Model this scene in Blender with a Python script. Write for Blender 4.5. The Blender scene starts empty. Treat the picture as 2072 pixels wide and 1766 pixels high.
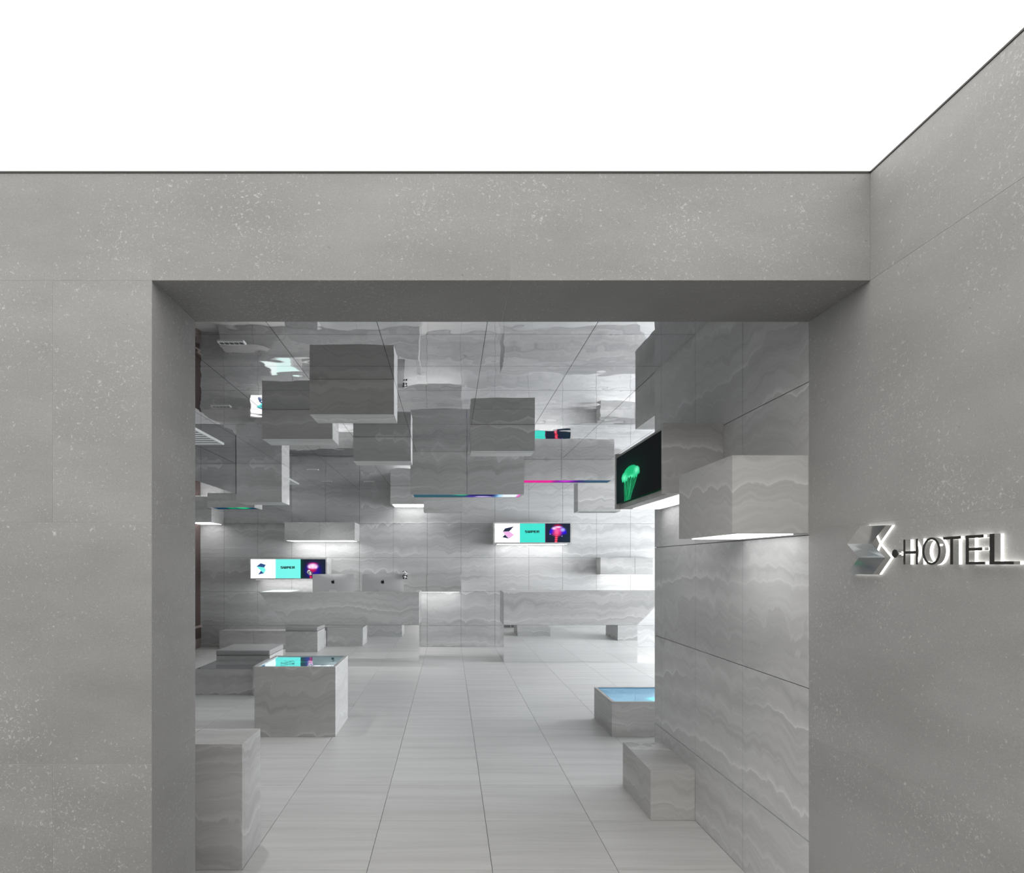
import bpy, bmesh, math, random
import numpy as np
from mathutils import Vector, Matrix

random.seed(7)
S = bpy.context.scene
COL = S.collection

# ------------------------------------------------------------------ camera
F_PX, W_PX, H_PX = 1318.0, 2072.0, 1766.0      # focal length in pixels of the 2072x1766 frame
VX, VY, EYE = 909.4, 1141.0, 1.467             # vanishing point of the room axis, eye height
cam_d = bpy.data.cameras.new('camera')
cam = bpy.data.objects.new('camera', cam_d)
COL.objects.link(cam)
cam.location = (0, 0, EYE)
cam.rotation_euler = (math.pi / 2, 0, 0)
cam_d.sensor_fit = 'HORIZONTAL'
cam_d.sensor_width = 36.0
cam_d.lens = F_PX / W_PX * 36.0
cam_d.shift_x = (W_PX / 2 - VX) / W_PX
cam_d.shift_y = (VY - H_PX / 2) / W_PX
cam_d.clip_start = 0.02
S.camera = cam

# ------------------------------------------------------------------ light and exposure
SKY = 25.0            # overcast daylight outside the added, unseen window of the lobby
LUM_CEILING = 1.92    # luminous stretch ceiling of the passage
DOWN = 46.0          # watts of each small recessed downlight
LED = 3.0            # LED panels under the stone boxes
world = bpy.data.worlds.new('overcast')
S.world = world
world.use_nodes = True
world.node_tree.nodes['Background'].inputs[0].default_value = (0.93, 0.97, 1.0, 1)
world.node_tree.nodes['Background'].inputs[1].default_value = SKY
S.view_settings.view_transform = 'Standard'
S.view_settings.look = 'None'
S.view_settings.gamma = 1.0
S.view_settings.use_curve_mapping = False
S.view_settings.exposure = 0.0
S.cycles.diffuse_bounces = 4
S.cycles.glossy_bounces = 4
S.cycles.max_bounces = 9
S.cycles.use_adaptive_sampling = True
S.cycles.adaptive_threshold = 0.035

# ------------------------------------------------------------------ room dimensions
XW = 1.406           # right wall (passage side wall and lobby wall in one plane)
XJ = -0.994          # left jamb of the opening
Y0, Y1 = 2.176, 2.547  # outer and inner face of the entrance wall
YE = 4.463           # end of the right lobby wall
YB = 11.54           # back wall
XL, XR = -4.414, 8.606
ZC = 2.78            # mirror ceiling
ZD = 2.387           # dropped mirror ceiling on the left
XD = -2.794          # edge of the dropped part
ZO = 2.414           # head of the opening
ZT = 2.772           # luminous ceiling of the passage
ZROWS = [0.38, 0.98, 1.58, 2.18]

portal_d = bpy.data.lights.new('added_window_portal', 'AREA')
portal_d.shape = 'RECTANGLE'
portal_d.size, portal_d.size_y = 2.6, 5.4
portal_d.cycles.is_portal = True
portal = bpy.data.objects.new('added_window_portal', portal_d)
COL.objects.link(portal)
portal.location = (XR + 0.1, 8.5, 1.35)
portal.rotation_euler = (0, math.pi / 2, 0)

# ------------------------------------------------------------------ node helpers
def lin(c):
    return tuple((x / 12.92 if x <= 0.04045 else ((x + 0.055) / 1.055) ** 2.4) for x in c)

class NT:
    def __init__(self, name):
        self.m = bpy.data.materials.new(name)
        self.m.use_nodes = True
        self.t = self.m.node_tree
        self.b = self.t.nodes['Principled BSDF']
    def n(self, kind, **kw):
        x = self.t.nodes.new(kind)
        for k, v in kw.items():
            setattr(x, k, v)
        return x
    def link(self, a, b):
        self.t.links.new(a, b)
    def put(self, sock, v):
        if hasattr(v, 'is_linked'):
            self.link(v, sock)
        else:
            sock.default_value = v
    def math(self, op, a, b=0.0, c=None, clamp=False):
        x = self.n('ShaderNodeMath', operation=op, use_clamp=clamp)
        self.put(x.inputs[0], a)
        self.put(x.inputs[1], b)
        if c is not None:
            self.put(x.inputs[2], c)
        return x.outputs[0]
    def vec(self, x, y, z=0.0):
        c = self.n('ShaderNodeCombineXYZ')
        self.put(c.inputs[0], x); self.put(c.inputs[1], y); self.put(c.inputs[2], z)
        return c.outputs[0]
    def noise(self, v, scale=1.0, detail=2.0, rough=0.5):
        x = self.n('ShaderNodeTexNoise')
        self.link(v, x.inputs['Vector'])
        x.inputs['Scale'].default_value = scale
        x.inputs['Detail'].default_value = detail
        x.inputs['Roughness'].default_value = rough
        return x.outputs['Fac']
    def ramp(self, f, stops):
        r = self.n('ShaderNodeValToRGB')
        while len(r.color_ramp.elements) < len(stops):
            r.color_ramp.elements.new(0.5)
        for e, (p, c) in zip(r.color_ramp.elements, stops):
            e.position = p
            e.color = (c, c, c, 1) if not isinstance(c, tuple) else (*c, 1)
        self.link(f, r.inputs[0])
        return r.outputs[0]
    def mix(self, f, a, b):
        x = self.n('ShaderNodeMix', data_type='RGBA')
        self.put(x.inputs[0], f)
        for i, v in ((6, a), (7, b)):
            if hasattr(v, 'is_linked'):
                self.link(v, x.inputs[i])
            else:
                x.inputs[i].default_value = (*v, 1)
        return x.outputs[2]

def plain(name, col, rough=0.5, metal=0.0, emit=None, strength=0.0, spec=0.5):
    k = NT(name)
    k.b.inputs['Base Color'].default_value = (*col, 1)
    k.b.inputs['Roughness'].default_value = rough
    k.b.inputs['Metallic'].default_value = metal
    k.b.inputs['Specular IOR Level'].default_value = spec
    if emit:
        k.b.inputs['Emission Color'].default_value = (*emit, 1)
        k.b.inputs['Emission Strength'].default_value = strength
    return k.m

def wave_stone(name, dark, light, line, rough=0.45):
    """wavy layered limestone: scalloped pale seams over soft horizontal beds"""
    k = NT(name)
    g = k.n('ShaderNodeNewGeometry')
    sp = k.n('ShaderNodeSeparateXYZ'); k.link(g.outputs['Position'], sp.inputs[0])
    sn = k.n('ShaderNodeSeparateXYZ'); k.link(g.outputs['True Normal'], sn.inputs[0])
    x, y, z = sp.outputs
    at = k.n('ShaderNodeAttribute', attribute_type='OBJECT', attribute_name='seed')
    seed = at.outputs['Fac']
    flat = k.math('GREATER_THAN', k.math('ABSOLUTE', sn.outputs[2]), 0.5)
    up = k.math('SUBTRACT', 1.0, flat)
    u = k.math('ADD', x, k.math('MULTIPLY', y, up))
    u = k.math('MULTIPLY_ADD', seed, 7.31, u)
    v = k.math('ADD', k.math('MULTIPLY', z, up), k.math('MULTIPLY', y, flat))
    v = k.math('MULTIPLY_ADD', seed, 3.17, v)
    big = k.noise(k.vec(k.math('MULTIPLY', u, 0.9), k.math('MULTIPLY', v, 0.7)), 1.0, 2.0)
    mid = k.noise(k.vec(k.math('MULTIPLY', u, 4.0), k.math('MULTIPLY', v, 2.0), 3.0), 1.0, 4.0, 0.62)
    small = k.noise(k.vec(k.math('MULTIPLY', u, 16.0), k.math('MULTIPLY', v, 7.0), 9.0), 1.0, 3.0)
    vo = k.n('ShaderNodeTexVoronoi', voronoi_dimensions='1D')
    k.link(k.math('MULTIPLY_ADD', mid, 1.5, k.math('MULTIPLY', u, 6.0)), vo.inputs['W'])
    vo.inputs['Scale'].default_value = 1.0
    scal = k.math('POWER', vo.outputs['Distance'], 1.6)
    v2 = k.math('MULTIPLY_ADD', big, 0.34, v)
    v2 = k.math('MULTIPLY_ADD', mid, 0.16, v2)
    v2 = k.math('MULTIPLY_ADD', small, 0.03, v2)
    v2 = k.math('MULTIPLY_ADD', scal, 0.07, v2)
    spread = k.noise(k.vec(k.math('MULTIPLY', u, 0.25), k.math('MULTIPLY', v, 1.7), 31.0), 1.0, 2.0)
    vs = k.math('MULTIPLY_ADD', spread, 0.75, v2)
    # beds
    bed = k.noise(k.vec(k.math('MULTIPLY', u, 0.35), k.math('MULTIPLY', v2, 5.5)), 1.0, 4.0, 0.6)
    fine = k.noise(k.vec(k.math('MULTIPLY', u, 1.3), k.math('MULTIPLY', v2, 42.0)), 1.0, 4.0, 0.65)
    tone = k.math('ADD', k.math('MULTIPLY', bed, 1.0), k.math('MULTIPLY', k.math('SUBTRACT', fine, 0.5), 0.42))
    tone = k.ramp(tone, [(0.25, 0.0), (0.5, 0.5), (0.78, 1.0)])
    # seams
    def seams(freq, off, zz):
        f = k.math('FRACT', k.math('MULTIPLY_ADD', vs, freq, off))
        r = k.ramp(f, [(0.0, 0.9), (0.03, 0.5), (0.09, 0.24), (0.30, 0.0), (0.95, 0.0), (0.982, 0.10), (1.0, 0.9)])
        m = k.noise(k.vec(k.math('MULTIPLY', u, 0.8), k.math('MULTIPLY', v, 1.6), zz), 1.0, 1.0)
        return k.math('MULTIPLY', r, k.ramp(m, [(0.34, 0.05), (0.60, 1.0)]))
    ln = k.math('MAXIMUM', seams(2.45, 0.2, 5.0), k.math('MULTIPLY', seams(5.1, 0.63, 17.0), 0.42))
    base = k.mix(tone, dark, light)
    col = k.mix(k.math('MULTIPLY', ln, 0.72), base, line)
    k.link(col, k.b.inputs['Base Color'])
    k.b.inputs['Roughness'].default_value = rough
    k.b.inputs['Specular IOR Level'].default_value = 0.35
    return k.m

def floor_stone(name):
    k = NT(name)
    g = k.n('ShaderNodeNewGeometry')
    sp = k.n('ShaderNodeSeparateXYZ'); k.link(g.outputs['Position'], sp.inputs[0])
    at = k.n('ShaderNodeAttribute', attribute_type='OBJECT', attribute_name='seed')
    sd = at.outputs['Fac']
    x = k.math('MULTIPLY_ADD', sd, 5.0, sp.outputs[0])
    y = k.math('MULTIPLY_ADD', sd, 9.0, sp.outputs[1])
    warp = k.noise(k.vec(k.math('MULTIPLY', x, 1.6), k.math('MULTIPLY', y, 3.0)), 1.0, 2.0)
    y2 = k.math('MULTIPLY_ADD', warp, 0.10, y)
    a = k.noise(k.vec(k.math('MULTIPLY', x, 0.5), k.math('MULTIPLY', y2, 9.0)), 1.0, 4.0, 0.6)
    b = k.noise(k.vec(k.math('MULTIPLY', x, 2.0), k.math('MULTIPLY', y2, 60.0), 4.0), 1.0, 3.0, 0.6)
    t = k.math('ADD', a, k.math('MULTIPLY', k.math('SUBTRACT', b, 0.5), 0.45))
    t = k.ramp(t, [(0.25, 0.0), (0.5, 0.55), (0.78, 1.0)])
    t = k.math('ADD', t, k.math('MULTIPLY', k.math('SUBTRACT', sd, 0.5), 0.25), clamp=True)
    k.link(k.mix(t, (0.52, 0.515, 0.505), (0.66, 0.655, 0.645)), k.b.inputs['Base Color'])
    k.b.inputs['Roughness'].default_value = 0.38
    k.b.inputs['Specular IOR Level'].default_value = 0.4
    return k.m

def grey_stone(name):
    """fine sawn grey stone with pale fossil flecks and dark pits"""
    k = NT(name)
    g = k.n('ShaderNodeNewGeometry')
    at = k.n('ShaderNodeAttribute', attribute_type='OBJECT', attribute_name='seed')
    sd = at.outputs['Fac']
    ad = k.n('ShaderNodeVectorMath', operation='ADD')
    k.link(g.outputs['Position'], ad.inputs[0])
    k.link(k.vec(k.math('MULTIPLY', sd, 11.0), k.math('MULTIPLY', sd, 5.0), k.math('MULTIPLY', sd, 7.0)), ad.inputs[1])
    p = ad.outputs[0]
    mp = k.n('ShaderNodeMapping'); k.link(p, mp.inputs[0])
    mp.inputs['Rotation'].default_value = (0.0, 0.5, 0.0)
    mp.inputs['Scale'].default_value = (1.0, 1.0, 2.6)
    cloud = k.noise(mp.outputs[0], 1.6, 5.0, 0.6)
    grain = k.noise(p, 260.0, 2.0, 0.7)
    tone = k.math('ADD', k.math('MULTIPLY', cloud, 1.0), k.math('MULTIPLY', k.math('SUBTRACT', grain, 0.5), 0.8))
    tone = k.math('ADD', tone, k.math('MULTIPLY', k.math('SUBTRACT', sd, 0.5), 0.34))  # seed shifts panel tone; hand-set seeds put light and shade into the colour
    base = k.mix(k.ramp(tone, [(0.2, 0.0), (0.8, 1.0)]), (0.243, 0.241, 0.237), (0.337, 0.335, 0.33))
    # pale flecks
    warp = k.n('ShaderNodeVectorMath', operation='MULTIPLY_ADD')
    wn = k.n('ShaderNodeTexNoise'); k.link(p, wn.inputs['Vector']); wn.inputs['Scale'].default_value = 55.0
    k.link(wn.outputs['Color'], warp.inputs[0]); warp.inputs[1].default_value = (0.035, 0.035, 0.035); k.link(p, warp.inputs[2])
    dens = k.noise(p, 2.3, 2.0)
    fn = k.noise(warp.outputs[0], 95.0, 3.0, 0.75)
    fn = k.math('MULTIPLY_ADD', k.math('SUBTRACT', dens, 0.5), 0.22, fn)
    fl = k.ramp(fn, [(0.605, 0.0), (0.68, 1.0)])
    vb = k.n('ShaderNodeTexVoronoi'); k.link(warp.outputs[0], vb.inputs['Vector']); vb.inputs['Scale'].default_value = 14.0
    sb = k.n('ShaderNodeSeparateColor'); k.link(vb.outputs['Color'], sb.inputs[0])
    big = k.math('MULTIPLY', k.math('LESS_THAN', vb.outputs['Distance'], 0.06), k.math('GREATER_THAN', sb.outputs[0], 0.8))
    fl = k.math('MAXIMUM', fl, big)
    vd = k.n('ShaderNodeTexVoronoi'); k.link(warp.outputs[0], vd.inputs['Vector']); vd.inputs['Scale'].default_value = 30.0
    sd2 = k.n('ShaderNodeSeparateColor'); k.link(vd.outputs['Color'], sd2.inputs[0])
    pit = k.math('MULTIPLY', k.math('LESS_THAN', vd.outputs['Distance'], 0.05), k.math('GREATER_THAN', sd2.outputs[1], 0.7))
    c = k.mix(k.math('MULTIPLY', fl, 0.55), base, (0.62, 0.615, 0.60))
    c = k.mix(k.math('MULTIPLY', pit, 0.6), c, (0.12, 0.115, 0.11))
    k.link(c, k.b.inputs['Base Color'])
    k.b.inputs['Roughness'].default_value = 0.6
    k.b.inputs['Specular IOR Level'].default_value = 0.3
    return k.m

def mirror(name, col, warp_scale, warp, rough=0.015):
    k = NT(name)
    g = k.n('ShaderNodeNewGeometry')
    n = k.noise(g.outputs['Position'], warp_scale, 2.0, 0.5)
    b = k.n('ShaderNodeBump')
    b.inputs['Strength'].default_value = 1.0
    b.inputs['Distance'].default_value = warp
    k.link(n, b.inputs['Height'])
    k.link(b.outputs[0], k.b.inputs['Normal'])
    k.b.inputs['Base Color'].default_value = (*col, 1)
    k.b.inputs['Metallic'].default_value = 1.0
    k.b.inputs['Roughness'].default_value = rough
    return k.m

def display(name, strength=1.0):
    k = NT(name)
    a = k.n('ShaderNodeVertexColor', layer_name='picture')
    k.b.inputs['Base Color'].default_value = (0.01, 0.01, 0.012, 1)
    k.b.inputs['Roughness'].default_value = 0.3
    k.b.inputs['Specular IOR Level'].default_value = 0.0
    k.link(a.outputs[0], k.b.inputs['Emission Color'])
    k.b.inputs['Emission Strength'].default_value = strength
    return k.m

def gloss_display(name, tint):
    m = display(name, 1.0)
    t = m.node_tree
    b = t.nodes['Principled BSDF']
    b.inputs['Roughness'].default_value = 0.015
    b.inputs['Specular IOR Level'].default_value = 0.5
    b.inputs['Base Color'].default_value = (*tint, 1)
    b.inputs['Metallic'].default_value = 0.85
    g = t.nodes.new('ShaderNodeNewGeometry'); n = t.nodes.new('ShaderNodeTexNoise'); u = t.nodes.new('ShaderNodeBump')
    n.inputs['Scale'].default_value = 9.0
    u.inputs['Distance'].default_value = 0.0006
    t.links.new(g.outputs['Position'], n.inputs['Vector']); t.links.new(n.outputs['Fac'], u.inputs['Height'])
    t.links.new(u.outputs[0], b.inputs['Normal'])
    return m

M = {
    'tile': wave_stone('wavy_limestone_tile', (0.39, 0.39, 0.39), (0.63, 0.63, 0.63), (0.80, 0.80, 0.795)),
    'block': wave_stone('wavy_limestone_block', (0.34, 0.336, 0.33), (0.585, 0.58, 0.573), (0.76, 0.755, 0.745)),
    'floor': floor_stone('striped_floor_stone'),
    'grey': grey_stone('sawn_grey_stone'),
    'joint': plain('dark_joint', (0.12, 0.12, 0.12), 0.9),
    'joint_pale': plain('pale_joint', (0.62, 0.61, 0.59), 0.9),
    'mirror': mirror('mirror_ceiling_steel', (0.80, 0.80, 0.81), 2.4, 0.0025),
    'mirror_drop': mirror('mirror_ceiling_steel_low', (0.80, 0.80, 0.81), 2.2, 0.0010),
    'mirror_desk': mirror('mirror_plinth_steel', (0.88, 0.89, 0.89), 3.0, 0.0004),
    'steel': plain('polished_steel', (0.72, 0.72, 0.71), 0.06, 1.0),
    'dark_metal': plain('dark_bronze_metal', (0.10, 0.095, 0.09), 0.28, 1.0),
    'lum': plain('luminous_membrane', (0.8, 0.8, 0.8), 0.6, 0, (1.0, 0.98, 0.95), LUM_CEILING),
    'led': plain('led_diffuser', (0.9, 0.9, 0.9), 0.5, 0, (1.0, 1.0, 1.0), LED),
    'halo': plain('halo_acrylic', (0.9, 0.9, 0.88), 0.4, 0, (1.0, 0.98, 0.94), 2.6),
    'display': display('display_picture', 1.0),
    'gloss': gloss_display('glossy_display_picture', (0.52, 0.76, 0.79)),
    'gloss_blue': gloss_display('glossy_blue_display_picture', (0.12, 0.37, 0.54)),
    'white_lit': plain('display_white', (0.02, 0.02, 0.02), 0.15, 0, (1, 1, 1), 1.15),
    'teal_lit': plain('display_teal', (0.02, 0.02, 0.02), 0.15, 0, lin((0.20, 0.89, 0.82)), 1.0),
    'aqua_lit': plain('display_aqua', (0.02, 0.02, 0.02), 0.15, 0, lin((0.46, 0.97, 0.93)), 1.0),
    'mint_lit': plain('display_mint', (0.3, 0.3, 0.3), 0.15, 0, lin((0.86, 0.93, 0.915)), 0.8),
    'ink': plain('display_black', (0.004, 0.006, 0.006), 0.4),
    'navy_lit': plain('display_navy', (0.01, 0.01, 0.02), 0.3, 0, lin((0.06, 0.11, 0.23)), 1.0),
    'blue_lit': plain('display_blue', (0.01, 0.01, 0.02), 0.3, 0, lin((0.15, 0.30, 0.52)), 1.0),
    'pink_lit': plain('display_pink', (0.02, 0.02, 0.02), 0.3, 0, lin((0.95, 0.70, 0.91)), 1.0),
    'cushion': plain('grey_leather', (0.34, 0.335, 0.335), 0.42),
    'glass_top': plain('smoked_glass', (0.27, 0.27, 0.275), 0.05, 0.0, None, 0, 1.0),
    'alu': plain('brushed_aluminium', (0.62, 0.62, 0.625), 0.36, 0.45),
    'alu_dark': plain('logo_black', (0.02, 0.02, 0.022), 0.2),
    'screen_off': plain('black_glass', (0.01, 0.01, 0.01), 0.08),
    'panda_white': plain('figure_white', (0.78, 0.78, 0.77), 0.35),
    'panda_black': plain('figure_black', (0.02, 0.02, 0.022), 0.35),
    'white_paint': plain('white_powder_coat', (0.72, 0.73, 0.73), 0.5),
    'dark_cell': plain('black_reflector_cell', (0.03, 0.03, 0.03), 0.4),
    'brown': plain('dark_brown_wood', (0.075, 0.05, 0.045), 0.5),
    'brown_pale': plain('pale_brown_wood', (0.30, 0.25, 0.23), 0.5),
    'plaster': plain('grey_plaster', (0.42, 0.42, 0.41), 0.8),
    'frame': plain('added_window_frame_metal', (0.25, 0.25, 0.26), 0.4, 0.6),
}
k = NT('added_window_glass')
tr = k.n('ShaderNodeBsdfTransparent'); gl = k.n('ShaderNodeBsdfGlossy'); mx = k.n('ShaderNodeMixShader')
gl.inputs['Roughness'].default_value = 0.0
mx.inputs[0].default_value = 0.06
k.link(tr.outputs[0], mx.inputs[1]); k.link(gl.outputs[0], mx.inputs[2])
k.link(mx.outputs[0], k.t.nodes['Material Output'].inputs[0])
M['glass'] = k.m

# ------------------------------------------------------------------ mesh helpers
_cache = {}
def box_mesh(sx, sy, sz, mat):
    key = (round(sx, 4), round(sy, 4), round(sz, 4), mat)
    if key in _cache:
        return _cache[key]
    a, b, c = sx / 2, sy / 2, sz / 2
    v = [(-a, -b, -c), (a, -b, -c), (a, b, -c), (-a, b, -c), (-a, -b, c), (a, -b, c), (a, b, c), (-a, b, c)]
    f = [(0, 3, 2, 1), (4, 5, 6, 7), (0, 1, 5, 4), (1, 2, 6, 5), (2, 3, 7, 6), (3, 0, 4, 7)]
    me = bpy.data.meshes.new('box')
    me.from_pydata(v, [], f)
    me.materials.append(M[mat])
    _cache[key] = me
    return me

def link(name, data, parent=None, loc=(0, 0, 0), seed=None):
    o = bpy.data.objects.new(name, data)
    COL.objects.link(o)
    o.location = loc
    if parent is not None:
        o.parent = parent
    if seed is not None:
        o['seed'] = float(seed)
    return o

def world_of(o):
    p = Vector((0, 0, 0))
    while o is not None:
        p += o.location
        o = o.parent
    return p

def box(name, parent, b, mat, seed=None):
    """box given by world bounds (x0,x1,y0,y1,z0,z1); parents here are never rotated"""
    x0, x1, y0, y1, z0, z1 = b
    me = box_mesh(x1 - x0, y1 - y0, z1 - z0, mat)
    c = Vector(((x0 + x1) / 2, (y0 + y1) / 2, (z0 + z1) / 2))
    if parent is not None:
        c -= world_of(parent)
    return link(name, me, parent, c, seed)

def mesh(name, parent, verts, faces, mat, seed=None, smooth=False):
    """mesh given in world coordinates"""
    base = world_of(parent) if parent is not None else Vector((0, 0, 0))
    me = bpy.data.meshes.new(name)
    me.from_pydata([tuple(Vector(v) - base) for v in verts], [], faces)
    me.materials.append(M[mat])
    bm = bmesh.new(); bm.from_mesh(me)
    bmesh.ops.recalc_face_normals(bm, faces=bm.faces)
    bm.to_mesh(me); bm.free()
    if smooth:
        for p in me.polygons:
            p.use_smooth = True
    return link(name, me, parent, (0, 0, 0), seed)

def prism(name, parent, outline, depth_vec, mat, seed=None):
    """closed outline (world points) swept along depth_vec"""
    n = len(outline)
    d = Vector(depth_vec)
    v = [Vector(p) for p in outline] + [Vector(p) + d for p in outline]
    f = [tuple(range(n)), tuple(range(2 * n - 1, n - 1, -1))]
    f += [(i, (i + 1) % n, n + (i + 1) % n, n + i) for i in range(n)]
    return mesh(name, parent, v, f, mat, seed)

def tag(o, label, cat, group=None, kind=None):
    o['label'] = label
    if cat:
        o['category'] = cat
    if group:
        o['group'] = group
    if kind:
        o['kind'] = kind
    return o

def thing(name, label, cat, loc, group=None):
    o = link(name, None, None, loc)
    o.empty_display_size = 0.1
    return tag(o, label, cat, group)

def struct(o, label, cat):
    return tag(o, label, cat, None, 'structure')

def lines(a, b, joints):
    return [a] + [j for j in joints if a + 0.02 < j < b - 0.02] + [b]

def panels(parent, axis, face, thick, us, vs, mat, name='tile', gap=0.004, seeded=False, skip=None):
    """one separate slab per cell; `face` is the visible plane, `thick` the signed distance behind it"""
    out = []
    for i in range(len(us) - 1):
        for j in range(len(vs) - 1):
            if skip and skip(i, j):
                continue
            a, b, c, d = us[i] + gap / 2, us[i + 1] - gap / 2, vs[j] + gap / 2, vs[j + 1] - gap / 2
            lo, hi = min(face, face + thick), max(face, face + thick)
            bb = {'x': (lo, hi, a, b, c, d), 'y': (a, b, lo, hi, c, d), 'z': (a, b, c, d, lo, hi)}[axis]
            out.append(box(name, parent, bb, mat, random.random() if seeded else 0.0))
    return out

JX = [0.206 + 0.6 * i for i in range(-9, 16)]
JY = [3.124 + 0.6 * i for i in range(-2, 16)]

# ------------------------------------------------------------------ lobby shell
floor = struct(box('floor', None, (XL - 0.2, XR + 0.2, Y0, YB + 0.2, -0.15, -0.012), 'joint'),
               'pale striped stone tile floor of the lobby', 'floor')
XT = 5.006           # beyond this the bay is out of sight: one slab instead of single tiles
panels(floor, 'z', 0.0, -0.012, lines(XL, XT, JX), lines(Y0, YB, JY), 'floor', seeded=True, gap=0.0026)
box('bay_slab', floor, (XT, XR, YE, YB, -0.012, 0.0), 'floor', 0.5)

wall_back = struct(box('wall_back', None, (XL - 0.2, XR + 0.2, YB + 0.012, YB + 0.2, -0.012, ZC + 0.12), 'joint'),
                   'back wall of wavy grey limestone tiles behind the desks', 'wall')
box('bay_slab', wall_back, (XT, XR, YB, YB + 0.012, 0, ZC), 'tile', 0.0)
panels(wall_back, 'y', YB, 0.012, lines(XL, XT, JX), [0.0] + ZROWS + [ZC + 0.003], 'tile', gap=0.0036)

wall_right = struct(box('wall_right', None, (XW + 0.012, XW + 0.2, Y1, YE, 0, ZC), 'joint'),
                    'right lobby wall of large wavy limestone tiles just inside the opening', 'wall')
panels(wall_right, 'x', XW, 0.012, lines(Y1, YE, JY), [0.0] + ZROWS + [ZC + 0.003], 'tile', gap=0.0035)

wall_bay = struct(box('wall_bay', None, (XW + 0.2, XR, YE - 0.15, YE, 0, ZC), 'plaster'),
                  'near wall of the side bay hidden behind the right lobby wall', 'wall')
wall_left = struct(box('wall_left', None, (XL - 0.2, XL, Y1, YB, 0, ZC), 'plaster'),
                   'left side wall of the lobby', 'wall')

# unseen far right wall; its window is added to light the lobby
wy0, wy1, wz0, wz1 = 5.8, 11.2, 0.1, 2.65
wall_added_window = struct(link('wall_added_window', None, None, (XR, 8, 0)), 'far right lobby wall with the added wide window', 'wall')
for bb in ((XR, XR + 0.2, YE - 0.15, wy0, 0, ZC), (XR, XR + 0.2, wy1, YB + 0.2, 0, ZC),
           (XR, XR + 0.2, wy0, wy1, 0, wz0), (XR, XR + 0.2, wy0, wy1, wz1, ZC)):
    box('wall_panel', wall_added_window, bb, 'plaster')
window = struct(link('added_window_1', None, None, (XR + 0.1, 8, wz0)), 'added, unseen wide window with four panes in the far right wall', 'window')
for i in range(5):
    yy = wy0 + (wy1 - wy0 - 0.06) * i / 4
    box('mullion', window, (XR + 0.06, XR + 0.14, yy, yy + 0.06, wz0, wz1), 'frame')
for zz in (wz0, wz1 - 0.06):
    box('frame_rail', window, (XR + 0.065, XR + 0.135, wy0, wy1, zz, zz + 0.06), 'frame')
for i in range(4):
    ya = wy0 + 0.06 + (wy1 - wy0 - 0.06) * i / 4
    yb = wy0 + (wy1 - wy0 - 0.06) * (i + 1) / 4
    box('pane', window, (XR + 0.097, XR + 0.103, ya, yb, wz0 + 0.06, wz1 - 0.06), 'glass')

# mirror ceilings
ceiling = struct(box('ceiling', None, (XL - 0.2, XR + 0.2, Y1 - 0.2, YB + 0.2, ZC + 0.01, ZC + 0.12), 'joint'),
                 'polished mirror panel ceiling of the lobby', 'ceiling')
box('bay_slab', ceiling, (XT, XR, YE, YB, ZC, ZC + 0.01), 'mirror')
panels(ceiling, 'z', ZC, 0.01, lines(XD, XT, JX), lines(Y1, YB, JY), 'mirror', name='mirror_panel', gap=0.003)
ceiling_low = struct(box('ceiling', None, (XL, XD - 0.02, Y1, YB, ZD + 0.01, ZD + 0.1), 'joint'),
                     'lower mirror panel ceiling along the left side', 'ceiling')
panels(ceiling_low, 'z', ZD, 0.01, lines(XL, XD, JX), lines(Y1, YB, JY), 'mirror_drop', name='mirror_panel', gap=0.003)
wall_bulkhead = struct(box('wall_bulkhead', None, (XD - 0.1, XD - 0.012, Y1, YB, ZD + 0.012, ZC), 'joint'),
                       'mirror-clad bulkhead face where the left ceiling steps down', 'wall')
panels(wall_bulkhead, 'x', XD, -0.012, lines(Y1, YB, [JY[i] for i in range(1, 18, 2)]), [ZD, ZC], 'mirror_drop', name='mirror_panel', gap=0.003)

# ------------------------------------------------------------------ passage in front of the lobby
PX0, PY0 = -7.4, -5.4
Z1, Z2 = 0.798, 1.606
wall_front = struct(box('wall_front', None, (PX0 - 0.1, XJ - 0.0009, Y0 + 0.0009, Y1 - 0.004, 0, 2.85), 'joint_pale'),
                    'grey sawn stone entrance wall around the wide opening', 'wall')
box('lintel_core', wall_front, (XJ - 0.0009, XW, Y0 + 0.0009, Y1 - 0.004, ZO + 0.0009, 2.85), 'joint_pale')
for sd, (xa, xb, za, zb) in zip((0.5, 0.42, 0.48, 0.42, 0.5, 0.3, 0.12, 0.08), ((PX0, XJ, ZO, ZT), (XJ, 0.206, ZO, ZT), (0.206, XW, ZO, ZT),  # low seeds darken the lower panels: shade put into the stone colour
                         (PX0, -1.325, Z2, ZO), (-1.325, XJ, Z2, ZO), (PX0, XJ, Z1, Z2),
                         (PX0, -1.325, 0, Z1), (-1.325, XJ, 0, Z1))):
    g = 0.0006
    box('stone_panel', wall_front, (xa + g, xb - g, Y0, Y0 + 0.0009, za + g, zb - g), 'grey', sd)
for za, zb in ((0, Z1), (Z1, Z2), (Z2, ZO)):                       # left reveal
    box('stone_panel', wall_front, (XJ - 0.0009, XJ, Y0 + 0.0010, Y1, za + 0.0006, zb - 0.001), 'grey', 0.8 + 0.2 * random.random())  # high seed lightens the reveal: light put into its stone colour
for xa, xb in ((XJ, 0.206), (0.206, XW)):                          # soffit
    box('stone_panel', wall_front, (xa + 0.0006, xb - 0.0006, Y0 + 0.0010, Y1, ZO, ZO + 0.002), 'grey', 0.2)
box('lobby_face', wall_front, (XL, XJ - 0.0009, Y1 - 0.004, Y1, 0, ZD), 'plaster')
wall_side = struct(box('wall_side', None, (XW + 0.0009, XW + 0.2, PY0, Y1, 0, 2.85), 'joint_pale'),
                   'grey sawn stone side wall of the passage carrying the lit sign', 'wall')
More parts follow.
